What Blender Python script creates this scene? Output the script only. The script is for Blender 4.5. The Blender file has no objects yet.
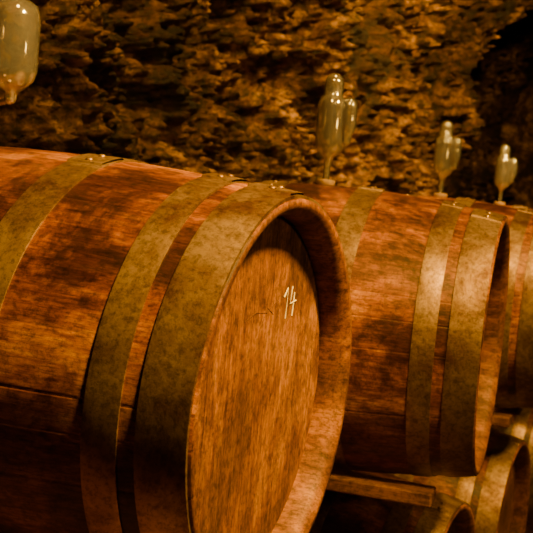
import bpy, bmesh, math, random
import numpy as np
from mathutils import Vector, Matrix, noise
random.seed(4)
S = bpy.context.scene
COL = S.collection
CAMZ = 1.43

# ---------------------------------------------------------------- materials
def newmat(name):
    m = bpy.data.materials.new(name); m.use_nodes = True
    nt = m.node_tree; b = nt.nodes['Principled BSDF']
    return m, nt, b
def N(nt, t, **kw):
    n = nt.nodes.new(t)
    for k, v in kw.items():
        if k in n.inputs: n.inputs[k].default_value = v
        else: setattr(n, k, v)
    return n
def ramp(nt, src, stops):
    r = nt.nodes.new('ShaderNodeValToRGB'); e = r.color_ramp.elements
    while len(e) < len(stops): e.new(0.5)
    for i, (p, c) in enumerate(stops):
        e[i].position = p
        e[i].color = (c, c, c, 1) if isinstance(c, (int, float)) else (*c, 1)
    nt.links.new(src, r.inputs[0]); return r.outputs[0]
def mix(nt, fac, a, b, mode='MIX'):
    m = nt.nodes.new('ShaderNodeMix'); m.data_type = 'RGBA'; m.blend_type = mode
    for i, v in ((0, fac), (6, a), (7, b)):
        if isinstance(v, (int, float)): m.inputs[i].default_value = v
        elif isinstance(v, tuple): m.inputs[i].default_value = (*v, 1)
        else: nt.links.new(v, m.inputs[i])
    return m.outputs[2]
def mapped(nt, scale, obj=True, rot=(0, 0, 0)):
    tc = nt.nodes.new('ShaderNodeTexCoord'); mp = nt.nodes.new('ShaderNodeMapping')
    mp.inputs['Scale'].default_value = scale; mp.inputs['Rotation'].default_value = rot
    oi = nt.nodes.new('ShaderNodeObjectInfo')
    ml = nt.nodes.new('ShaderNodeMath'); ml.operation = 'MULTIPLY'; ml.inputs[1].default_value = 17.0
    nt.links.new(oi.outputs['Random'], ml.inputs[0])
    cb = nt.nodes.new('ShaderNodeCombineXYZ')
    nt.links.new(ml.outputs[0], cb.inputs[0]); nt.links.new(ml.outputs[0], cb.inputs[1])
    nt.links.new(cb.outputs[0], mp.inputs['Location'])
    nt.links.new(tc.outputs['Object'], mp.inputs['Vector']); return mp.outputs[0]
def noi(nt, vec, scale, detail=6, rough=0.6, dist=0.0):
    n = N(nt, 'ShaderNodeTexNoise', Scale=scale, Detail=detail, Roughness=rough, Distortion=dist)
    nt.links.new(vec, n.inputs['Vector']); return n.outputs[0]
def bump(nt, b, h, strength, dist=0.01, prev=None):
    n = N(nt, 'ShaderNodeBump', Strength=strength, Distance=dist)
    nt.links.new(h, n.inputs['Height'])
    if prev: nt.links.new(prev, n.inputs['Normal'])
    nt.links.new(n.outputs[0], b.inputs['Normal']); return n.outputs[0]

def wood(name, grain_scale, c1, c2, c3, rough=0.45, blotch=0.75, bs=(3, 5, 5)):
    m, nt, b = newmat(name)
    g = noi(nt, mapped(nt, grain_scale), 1.0, 9, 0.7, 0.1)
    vb = mapped(nt, (1, 1, 1))
    big = noi(nt, mapped(nt, bs), 1.0, 9, 0.7, 0.6)
    med = noi(nt, vb, 75, 8, 0.8)
    mid = noi(nt, mapped(nt, tuple(s * 3.3 for s in bs)), 1.0, 8, 0.75, 0.4)
    sp = noi(nt, mapped(nt, tuple(s * 2.6 for s in grain_scale)), 1.0, 4, 0.7)
    col = ramp(nt, g, [(0.30, c1), (0.5, c2), (0.72, c3)])
    col = mix(nt, blotch, col, ramp(nt, big, [(0.42, (0.08, 0.035, 0.018)), (0.52, (0.55, 0.42, 0.30)), (0.62, (1, 1, 1))]), 'MULTIPLY')
    col = mix(nt, 0.7, col, ramp(nt, mid, [(0.38, (0.25, 0.17, 0.12)), (0.54, (1, 1, 1))]), 'MULTIPLY')
    col = mix(nt, 0.7, col, ramp(nt, med, [(0.4, 0.25), (0.52, 1.0)]), 'MULTIPLY')
    col = mix(nt, 0.6, col, ramp(nt, sp, [(0.40, 0.3), (0.5, 1.0)]), 'MULTIPLY')
    at = nt.nodes.new('ShaderNodeAttribute'); at.attribute_name = 'tone'
    tf = ramp(nt, at.outputs['Fac'], [(0.0, (0.82, 0.77, 0.72)), (1.0, (1.06, 1.06, 1.06))])
    col = mix(nt, 1.0, col, tf, 'MULTIPLY')
    nt.links.new(col, b.inputs['Base Color'])
    nt.links.new(ramp(nt, mid, [(0.3, rough + 0.2), (0.7, rough)]), b.inputs['Roughness'])
    b.inputs['Specular IOR Level'].default_value = 0.38
    p = bump(nt, b, g, 0.2, 0.0015)
    p = bump(nt, b, sp, 0.25, 0.0008, p)
    bump(nt, b, med, 0.25, 0.0008, p)
    return m
M_stave = wood('oak_staves', (7, 120, 120), (0.20, 0.06, 0.002), (0.52, 0.20, 0.006), (0.82, 0.40, 0.014), 0.34, 0.95)
M_head = wood('oak_head', (90, 120, 16), (0.18, 0.062, 0.003), (0.44, 0.18, 0.007), (0.66, 0.31, 0.014), 0.55, 0.65, (5, 6, 4))
M_chime = wood('oak_chime', (16, 80, 80), (0.15, 0.047, 0.003), (0.38, 0.145, 0.006), (0.52, 0.225, 0.011), 0.5, 0.6)
M_beam = wood('pine_beam', (6, 70, 70), (0.14, 0.05, 0.004), (0.36, 0.15, 0.010), (0.5, 0.24, 0.02), 0.6, 0.4)

def metal():
    m, nt, b = newmat('aged_hoop_steel')
    v = mapped(nt, (1, 1, 1))
    a = noi(nt, v, 8, 9, 0.75, 0.3); f = noi(nt, v, 110, 6, 0.8)
    col = ramp(nt, a, [(0.36, (0.11, 0.045, 0.012)), (0.48, (0.24, 0.14, 0.05)), (0.62, (0.46, 0.30, 0.14))])
    col = mix(nt, 0.75, col, ramp(nt, f, [(0.40, 0.35), (0.53, 1.0)]), 'MULTIPLY')
    nt.links.new(col, b.inputs['Base Color'])
    b.inputs['Metallic'].default_value = 0.7
    nt.links.new(ramp(nt, a, [(0.3, 0.55), (0.7, 0.34)]), b.inputs['Roughness'])
    p = bump(nt, b, a, 0.35, 0.004); bump(nt, b, f, 0.35, 0.001, p)
    return m
M_hoop = metal()

def rock(name, tint=1.0, bs=1.0):
    m, nt, b = newmat(name)
    v = mapped(nt, (1, 1, 1))
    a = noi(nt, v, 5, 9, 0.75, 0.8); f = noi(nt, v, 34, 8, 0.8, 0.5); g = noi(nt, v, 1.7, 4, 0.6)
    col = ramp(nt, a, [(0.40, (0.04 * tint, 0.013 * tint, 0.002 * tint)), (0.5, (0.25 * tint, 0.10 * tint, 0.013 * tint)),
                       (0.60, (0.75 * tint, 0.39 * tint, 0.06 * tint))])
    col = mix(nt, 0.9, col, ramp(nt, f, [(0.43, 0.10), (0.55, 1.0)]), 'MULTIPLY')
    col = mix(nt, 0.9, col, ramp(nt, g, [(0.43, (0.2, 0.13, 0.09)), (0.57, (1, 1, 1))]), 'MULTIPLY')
    nt.links.new(col, b.inputs['Base Color'])
    b.inputs['Roughness'].default_value = 0.55
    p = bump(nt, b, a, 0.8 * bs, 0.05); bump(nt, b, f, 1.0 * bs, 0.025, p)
    return m
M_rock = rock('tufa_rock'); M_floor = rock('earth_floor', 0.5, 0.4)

def glass():
    m, nt, b = newmat('airlock_glass')
    b.inputs['Base Color'].default_value = (1.0, 0.97, 0.95, 1)
    b.inputs['Transmission Weight'].default_value = 0.94
    b.inputs['Roughness'].default_value = 0.015
    b.inputs['IOR'].default_value = 1.5
    b.inputs['Coat Weight'].default_value = 1.0
    b.inputs['Coat Roughness'].default_value = 0.12
    b.inputs['Coat IOR'].default_value = 2.2
    return m
M_glass = glass()
def simple(name, c, r=0.6):
    m, nt, b = newmat(name)
    f = noi(nt, mapped(nt, (1, 1, 1)), 60, 4, 0.6)
    nt.links.new(mix(nt, 1.0, c, ramp(nt, f, [(0.3, 0.6), (0.6, 1.0)]), 'MULTIPLY'), b.inputs['Base Color'])
    b.inputs['Roughness'].default_value = r
    return m
M_bung = simple('silicone_bung', (0.3, 0.17, 0.06)); M_chalk = simple('white_chalk', (0.9, 0.8, 0.6), 0.9)
M_pencil = simple('dark_pencil', (0.10, 0.035, 0.008), 0.9)

# ---------------------------------------------------------------- mesh helpers
def mk(name, verts, faces, mats, parent=None, smooth=True, tone=None, fmat=None):
    me = bpy.data.meshes.new(name); me.from_pydata([tuple(v) for v in verts], [], faces)
    for mt in mats: me.materials.append(mt)
    if fmat: me.polygons.foreach_set('material_index', fmat)
    if tone is not None:
        a = me.attributes.new('tone', 'FLOAT', 'FACE'); a.data.foreach_set('value', tone)
    me.polygons.foreach_set('use_smooth', [smooth] * len(me.polygons))
    me.update()
    ob = bpy.data.objects.new(name, me); COL.objects.link(ob)
    if parent: ob.parent = parent
    return ob
def lathe(profile, seg=48, axis='X'):
    vs, fs = [], []
    n = len(profile)
    for j in range(seg):
        a = 2 * math.pi * j / seg
        for (x, r) in profile:
            if axis == 'X': vs.append((x, r * math.cos(a), r * math.sin(a)))
            else: vs.append((r * math.cos(a), r * math.sin(a), x))
    for j in range(seg):
        k = (j + 1) % seg
        for i in range(n - 1):
            fs.append((j * n + i, k * n + i, k * n + i + 1, j * n + i + 1))
    return vs, fs

def build_barrel_meshes(R, Rh, L, seed):
    rnd = random.Random(seed)
    prof_r = lambda x: R - (R - Rh) * (abs(x) / L) ** 2.0
    ns = 30
    US = (0, 0.025, 0.06, 0.28, 0.5, 0.72, 0.94, 0.975)
    widths = [rnd.uniform(0.65, 1.35) for _ in range(ns)]; tot = sum(widths)
    angs, rad, stid = [], [], []
    acc = rnd.uniform(0, 1)
    for i, w in enumerate(widths):
        da = 2 * math.pi * w / tot
        dep = -rnd.uniform(0.0003, 0.0009)
        for k, u in enumerate(US):
            angs.append(acc + da * u)
            rad.append(dep if k == 0 else 0.0)
            stid.append(i)
        acc += da
    m = len(angs)
    prof = []
    t = 0.028
    xs = np.linspace(-L, L, 41)
    chin = 0.05
    prof.append((-L + chin + 0.004, Rh - t, 0)); prof.append((-L + 0.018, Rh - t + 0.001, 0)); prof.append((-L, Rh - 0.014, 0))
    for x in xs:
        prof.append((x, prof_r(x) - (0.003 if abs(abs(x) - L) < 1e-6 else 0), 1))
    prof.append((L, Rh - 0.014, 0)); prof.append((L - 0.018, Rh - t + 0.001, 0)); prof.append((L - chin - 0.004, Rh - t, 0))
    vs, fs, tone, fm = [], [], [], []
    st = [rnd.random() for _ in range(ns)]
    n = len(prof)
    for j in range(m):
        c, s = math.cos(angs[j]), math.sin(angs[j])
        for (x, r, o) in prof:
            rr = r + rad[j] * (1 if o else -0.4)
            vs.append((x, rr * c, rr * s))
    for j in range(m):
        k = (j + 1) % m
        for i in range(n - 1):
            fs.append((j * n + i, k * n + i, k * n + i + 1, j * n + i + 1)); tone.append(st[stid[j]])
            fm.append(0 if (prof[i][2] and prof[i + 1][2]) else 1)
    stv = (vs, fs, tone, fm)
    hv, hf, ht = [], [], []
    hr = Rh - t + 0.001
    npl = 9
    for sgn in (1, -1):
        edges = [-hr]
        ws = [rnd.uniform(0.7, 1.3) for _ in range(npl)]; tw = sum(ws)
        for w in ws: edges.append(edges[-1] + 2 * hr * w / tw)
        x0 = sgn * (L - chin)
        for p in range(npl):
            y0, y1 = edges[p], edges[p + 1]; g = 0.0006
            tn = rnd.random() * 0.8 + 0.2
            cols = [(y0, 0.002), (y0 + g, 0.0), ((y0 * 2 + y1) / 3, 0), ((y0 + 2 * y1) / 3, 0), (y1 - g, 0.0), (y1, 0.002)]
            prev = None
            for (y, d) in cols:
                h = math.sqrt(max(hr * hr - y * y, 0)); base = len(hv)
                for k in range(9): hv.append((x0 - sgn * d, y, h * (k / 4 - 1)))
                if prev is not None:
                    for k in range(8):
                        q = (prev + k, base + k, base + k + 1, prev + k + 1)
                        hf.append(q if sgn > 0 else q[::-1]); ht.append(tn)
                prev = base
    hd = (hv, hf, ht)
    ov, of = [], []
    def add(vv, ff):
        b = len(ov); ov.extend(vv); of.extend([tuple(b + q for q in f) for f in ff])
    hoops = [(L - 0.070, L - 0.003), (L - 0.142, L - 0.094), (L - 0.345, L - 0.285)]
    for (a, b) in hoops:
        for sgn in (1, -1):
            th = 0.0032; xs_ = np.linspace(a, b, 6)
            pr = [(a, prof_r(a) - 0.001)] + [(x, prof_r(x) + th - (0.0009 if i in (0, 5) else 0)) for i, x in enumerate(xs_)] + [(b, prof_r(b) - 0.003)]
            if sgn < 0: pr = [(-x, r) for x, r in pr][::-1]
            vv, ff = lathe(pr, 128)
            ph = rnd.uniform(0, 6)
            vv = [(x + 0.0012 * math.sin(3 * math.atan2(z, y) + ph), y, z) for x, y, z in vv]
            add(vv, ff)
            a0 = math.radians(rnd.uniform(86, 100)); a1 = a0 + 0.2
            vv, ff = [], []
            for q in range(13):
                an = a0 + (a1 - a0) * q / 12; th2 = 0.0058 if 0 < q < 12 else 0.001
                for x in xs_:
                    r = prof_r(x) + th2; vv.append((sgn * x, r * math.cos(an), r * math.sin(an)))
            for q in range(12):
                for i in range(5):
                    f = (q * 6 + i, (q + 1) * 6 + i, (q + 1) * 6 + i + 1, q * 6 + i + 1)
                    ff.append(f if sgn > 0 else f[::-1])
            add(vv, ff)
            for (fa, fx) in ((0.25, 0.5), (0.75, 0.5)):
                an = a0 + (a1 - a0) * fa; x = a + (b - a) * fx; r = prof_r(x) + 0.006
                bm = bmesh.new(); bmesh.ops.create_uvsphere(bm, u_segments=10, v_segments=6, radius=0.006)
                bm.transform(Matrix.Translation((sgn * x, r * math.cos(an), r * math.sin(an))) @ Matrix.Rotation(an - math.pi / 2, 4, 'X') @ Matrix.Diagonal((1, 1, 0.55, 1)))
                vv = [tuple(v.co) for v in bm.verts]; ff = [tuple(v.index for v in f.verts) for f in bm.faces]; bm.free()
                add(vv, ff)
    return stv, hd, (ov, of)

cache = {}
def barrel(head_xy, zc, angle, R, Rh, L, seed, bx=0.0):
    key = (R, Rh, L, seed)
    a = math.radians(angle); nvec = Vector((math.cos(a), -math.sin(a), 0))
    e = bpy.data.objects.new('wine_barrel', None); COL.objects.link(e); e.empty_display_size = 0.1
    c = Vector((head_xy[0], head_xy[1], zc)) - nvec * L
    e.location = c; e.rotation_euler = (0, 0, -a)
    if key not in cache:
        stv, hd, hp = build_barrel_meshes(R, Rh, L, seed)
        s = mk('staves', stv[0], stv[1], [M_stave, M_chime], e, True, stv[2], stv[3])
        h = mk('head_boards', hd[0], hd[1], [M_head], e, False, hd[2])
        o = mk('steel_hoops', hp[0], hp[1], [M_hoop], e, True)
        cache[key] = (s.data, h.data, o.data)
        for me in (o.data,): me.set_sharp_from_angle(angle=math.radians(40))
    else:
        for nm, me in zip(('staves', 'head_boards', 'steel_hoops'), cache[key]):
            o = bpy.data.objects.new(nm, me); COL.objects.link(o); o.parent = e
    vv, ff = lathe([(-0.01, 0.0001), (-0.01, 0.022), (0.008, 0.024), (0.013, 0.021), (0.013, 0.0001)], 24, 'Z')
    b = mk('bung', vv, ff, [M_bung], e, True); b.location = (bx, 0, R)
    return e, nvec, c + nvec * bx

def airlock(c, R, angle, s=1.0, spin=0.0, rb=0.019, zb0=0.088, offb=0.043):
    bm_v, bm_f = [], []
    def add(vv, ff, off=(0, 0, 0)):
        b = len(bm_v); bm_v.extend([(x + off[0], y + off[1], z + off[2]) for x, y, z in vv]); bm_f.extend([tuple(b + q for q in f) for f in ff])
    A = [(0.0, 0.008), (0.03, 0.008), (0.05, 0.009), (0.060, 0.014), (0.068, 0.024), (0.080, 0.032), (0.10, 0.035), (0.175, 0.035), (0.193, 0.033),
         (0.202, 0.027), (0.208, 0.023), (0.235, 0.023), (0.25, 0.020), (0.258, 0.012), (0.261, 0.0005)]
    q = rb
    B = [(0, 0.0005), (0.002, 0.006), (0.009, 0.0095), (0.018, 0.009), (0.026, 0.6 * q), (0.036, 0.88 * q), (0.05, q)]
    top = 0.205 - zb0
    B += [(top - 0.03, q), (top - 0.012, 0.88 * q), (top - 0.003, 0.5 * q), (top, 0.0005)]
    for P, off in ((A, (0, 0, 0)), (B, (offb, 0, zb0))):
        vv, ff = lathe(P, 40, 'Z'); add(vv, ff, off)
        In = [(z + (0.0015 if i < 3 else -0.0015 if i > len(P) - 3 else 0), max(r - 0.002, 0.0004)) for i, (z, r) in enumerate(P)]
        vv, ff = lathe(In, 40, 'Z'); add(vv, [f[::-1] for f in ff], off)
    vv, ff = lathe([(0.06, 0.006), (0.16, 0.006), (0.17, 0.008), (0.205, 0.008)], 16, 'Z'); add(vv, ff)
    path = [Vector((0.016, 0, 0.075)), Vector((0.026, 0, zb0 * 0.5 + 0.03)), Vector((0.034, 0, zb0)), Vector((offb, 0, zb0 + 0.008))]
    vv, ff = [], []
    for i, p in enumerate(path):
        d = (path[min(i + 1, 3)] - path[max(i - 1, 0)]).normalized(); n1 = Vector((0, 1, 0)); n2 = d.cross(n1)
        for k in range(12):
            t = 2 * math.pi * k / 12; vv.append(tuple(p + n1 * 0.006 * math.cos(t) + n2 * 0.006 * math.sin(t)))
    for i in range(3):
        for k in range(12): ff.append((i * 12 + k, i * 12 + (k + 1) % 12, (i + 1) * 12 + (k + 1) % 12, (i + 1) * 12 + k))
    add(vv, ff)
    o = mk('glass_airlock', bm_v, bm_f, [M_glass])
    o.location = (c[0], c[1], c[2] + R + 0.0135); o.rotation_euler = (0, 0, -math.radians(angle) + spin); o.scale = (s, s, s)
    return o

# ---------------------------------------------------------------- barrels
D = Vector((0.491, 0.85))
B1 = Vector((0.045, 1.47))
RU, RHU = 0.34, 0.30
RL, RHL = 0.36, 0.31
ZL = RL; ZU = CAMZ - 0.30
e1, n1, c1 = barrel(B1, ZU, 23, RU, RHU, 0.52, 1, -0.095)
airlock(c1, RU, 23, 1.15, 0.2, 0.036, 0.05, 0.062)
B2 = Vector((0.543, 2.33))
e2, n2, c2 = barrel(B2, ZU - 0.005, 17.5, RU, RHU, 0.43, 2, -0.008)
airlock(c2, RU - 0.005, 17.5)
ups = [(B1, 23), (B2, 17.5)]
for i in range(2, 6):
    h = B1 + D * i + Vector((-0.914, 0.407)) * (0.1 if i == 2 else 0.2)
    ups.append((h, 22))
    e, n_, c = barrel(h, ZU, 22, RU, RHU, 0.41, 2 + (i % 2))
    airlock(c, RU, 22, 0.92, 0.2 * (i - 3))
for i in range(-2, 5):
    h = Vector((0.55, 2.55)) + Vector((0.36, 0.80)) * i
    barrel(h, ZL, 24, RL, RHL, 0.46, 5 + (i % 2))
def prism(name, x0, x1, y0, y1, z0, z1, loc, ang):
    vs = [(x, y, z) for x in (x0, x1) for y in (y0, y1) for z in (z0, z1)]
    fs = [(0, 1, 3, 2), (4, 6, 7, 5), (0, 4, 5, 1), (2, 3, 7, 6), (0, 2, 6, 4), (1, 5, 7, 3)]
    o = mk(name, vs, fs, [M_beam], None, False, [0.7] * 6); o.location = loc; o.rotation_euler = (0, 0, ang)
    md = o.modifiers.new('b', 'BEVEL'); md.width = 0.004; md.segments = 2
    return o
zb = 2 * RL; hb = (ZU - RU) - zb
nn = Vector((0.9135, -0.4067))
for back in (0.42, 0.72):
    p0 = B1 - nn * back
    prism('rack_rail', -1.4, 4.4, -0.04, 0.04, 0, hb - 0.006, (p0.x, p0.y, zb), math.radians(60))
for h, an in ups:
    for sg in (-1, 1):
        prism('cradle_board', -0.8, -0.08, sg * 0.19 - 0.035, sg * 0.19 + 0.035, 0, 0.032, (h.x, h.y, zb + hb - 0.006), -math.radians(an))

def stroke(pts, r, mat, name):
    cu = bpy.data.curves.new(name, 'CURVE'); cu.dimensions = '3D'; cu.bevel_depth = r; cu.bevel_resolution = 2
    for pl in pts:
        sp = cu.splines.new('POLY'); sp.points.add(len(pl) - 1)
        for i, (y, z) in enumerate(pl): sp.points[i].co = (0.52 - 0.05 + 0.0002, y, z, 1)
    cu.materials.append(mat)
    o = bpy.data.objects.new(name, cu); COL.objects.link(o); o.parent = e1; return o
Y0, Z0 = 0.10, 0.13
stroke([[(Y0 - 0.016, Z0 + 0.012), (Y0 - 0.004, Z0 + 0.026), (Y0 - 0.006, Z0 - 0.022)],
        [(Y0 + 0.016, Z0 + 0.028), (Y0 + 0.008, Z0 + 0.0), (Y0 + 0.034, Z0 + 0.004)], [(Y0 + 0.026, Z0 + 0.018), (Y0 + 0.022, Z0 - 0.02)]],
       0.0014, M_chalk, 'chalk_number')
stroke([[(-0.06, 0.115), (-0.02, 0.125), (0.02, 0.122), (0.06, 0.14)], [(0.0, 0.10), (0.02, 0.13), (0.045, 0.118)]], 0.0005, M_pencil, 'pencil_scribble')

# ---------------------------------------------------------------- rock wall + room
u = Vector((0.5, 0.866)); w = Vector((0.866, -0.5)); W0 = Vector((-1.10, 2.0))
def wp(t, d, z): return (W0.x + u.x * t + w.x * d, W0.y + u.y * t + w.y * d, z)
def disp(t, z):
    q = Vector((t * 1.0 + z * 0.35, z * 0.8, 1.7))
    wq = Vector((noise.noise(q * 5), noise.noise(q * 5 + Vector((9, 2, 1))), noise.noise(q * 5 + Vector((3, 7, 5)))))
    d = 0.24 * noise.fractal(q * 2.0, 1.0, 2.0, 3)
    v = noise.voronoi(q * 6.0 + wq * 0.9)[0]
    d += 0.07 * (min(v[1] - v[0], 0.45) - 0.2)
    v = noise.voronoi(q * 15.0 + wq * 1.5)[0]
    d += 0.035 * (min(v[1] - v[0], 0.5) - 0.2)
    d += 0.07 * noise.ridged_multi_fractal(q * 7.0, 0.75, 2.1, 6, 1.0, 2.0) - 0.07
    d += 0.06 * noise.fractal(q * 30, 0.5, 2.0, 3)
    t0 = 4.0 + 0.8 * (z - 1.7) + 0.1 * noise.noise(Vector((z * 3, 0, 0)))
    k = min(max((t - t0) / 0.25, 0), 1); d -= 0.7 * k * k * (3 - 2 * k)
    if z > 2.2: d += 0.5 * ((z - 2.2) / 1.0) ** 2
    return d
nt_, nz_ = 700, 320
T = np.linspace(0.1, 7.2, nt_); Z = np.concatenate([np.linspace(-0.02, 1.1, 40)[:-1], np.linspace(1.1, 3.3, nz_ - 39)])
vs = [wp(t, disp(t, z), z) for t in T for z in Z]
fs = [(i * nz_ + j, (i + 1) * nz_ + j, (i + 1) * nz_ + j + 1, i * nz_ + j + 1) for i in range(nt_ - 1) for j in range(nz_ - 1)]
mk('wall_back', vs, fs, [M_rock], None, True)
def slab(name, t0, t1, d0, d1, z0, z1, mat):
    vs = [wp(t, d, z) for t in (t0, t1) for d in (d0, d1) for z in (z0, z1)]
    fs = [(0, 1, 3, 2), (4, 6, 7, 5), (0, 4, 5, 1), (2, 3, 7, 6), (0, 2, 6, 4), (1, 5, 7, 3)]
    return mk(name, vs, fs, [mat], None, False)
slab('floor', -3.5, 7.6, -1.2, 4.2, -0.1, 0.0, M_floor)
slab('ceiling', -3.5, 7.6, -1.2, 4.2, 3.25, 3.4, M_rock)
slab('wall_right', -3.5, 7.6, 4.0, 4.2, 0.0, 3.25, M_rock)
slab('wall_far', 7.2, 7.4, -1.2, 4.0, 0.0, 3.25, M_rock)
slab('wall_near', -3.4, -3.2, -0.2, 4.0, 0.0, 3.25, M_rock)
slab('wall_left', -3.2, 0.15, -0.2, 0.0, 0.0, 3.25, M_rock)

# ---------------------------------------------------------------- lights
def spot(loc, target, power, col, cone=75, blend=0.7, rad=0.12):
    l = bpy.data.lights.new('lamp_or_fill', 'SPOT'); l.shadow_soft_size = rad; l.energy = power; l.color = col
    l.spot_size = math.radians(cone); l.spot_blend = blend
    o = bpy.data.objects.new('ceiling_or_fill_light', l); COL.objects.link(o); o.location = loc
    o.rotation_euler = (Vector(target) - Vector(loc)).to_track_quat('-Z', 'Y').to_euler()
    return o
WARM = (1.0, 0.55, 0.09)
spot((0.78, 0.88, 2.75), (-0.14, 1.5, 1.35), 660, WARM, 60, 1.0)
spot((1.45, 1.5, 2.9), (0.5, 2.5, 1.2), 440, WARM, 54, 0.9)
spot((2.3, 2.8, 3.0), (1.0, 3.6, 0.9), 150, WARM, 70, 0.8)
spot((1.35, 3.3, 3.1), (0.7, 4.6, 2.2), 560, WARM, 110, 1.0)
spot((0.35, 2.2, 3.1), (-0.1, 3.4, 2.1), 280, WARM, 110, 1.0)
spot((-0.1, 1.0, 3.0), (-0.75, 2.5, 2.1), 80, WARM, 110, 1.0)
spot((1.9, 0.9, 1.75), (0.5, 2.1, 0.95), 30, WARM, 90, 1.0)  # added low fill to brighten the lower barrels, no ceiling fixture here
wd = bpy.data.worlds.new('World'); S.world = wd; wd.use_nodes = True
wd.node_tree.nodes['Background'].inputs[0].default_value = (0.01, 0.004, 0.001, 1)

# ---------------------------------------------------------------- camera
cam = bpy.data.cameras.new('camera'); co = bpy.data.objects.new('camera', cam); COL.objects.link(co)
cam.sensor_width = 36; cam.lens = 1007 / 533 * 36
co.matrix_world = Matrix.Translation((0, 0, CAMZ)) @ Matrix.Rotation(math.radians(90 - 4.1), 4, 'X') @ Matrix.Rotation(math.radians(5), 4, 'Z')
cam.dof.use_dof = True; cam.dof.focus_distance = 1.5; cam.dof.aperture_fstop = 12
cam.clip_start = 0.02
S.camera = co
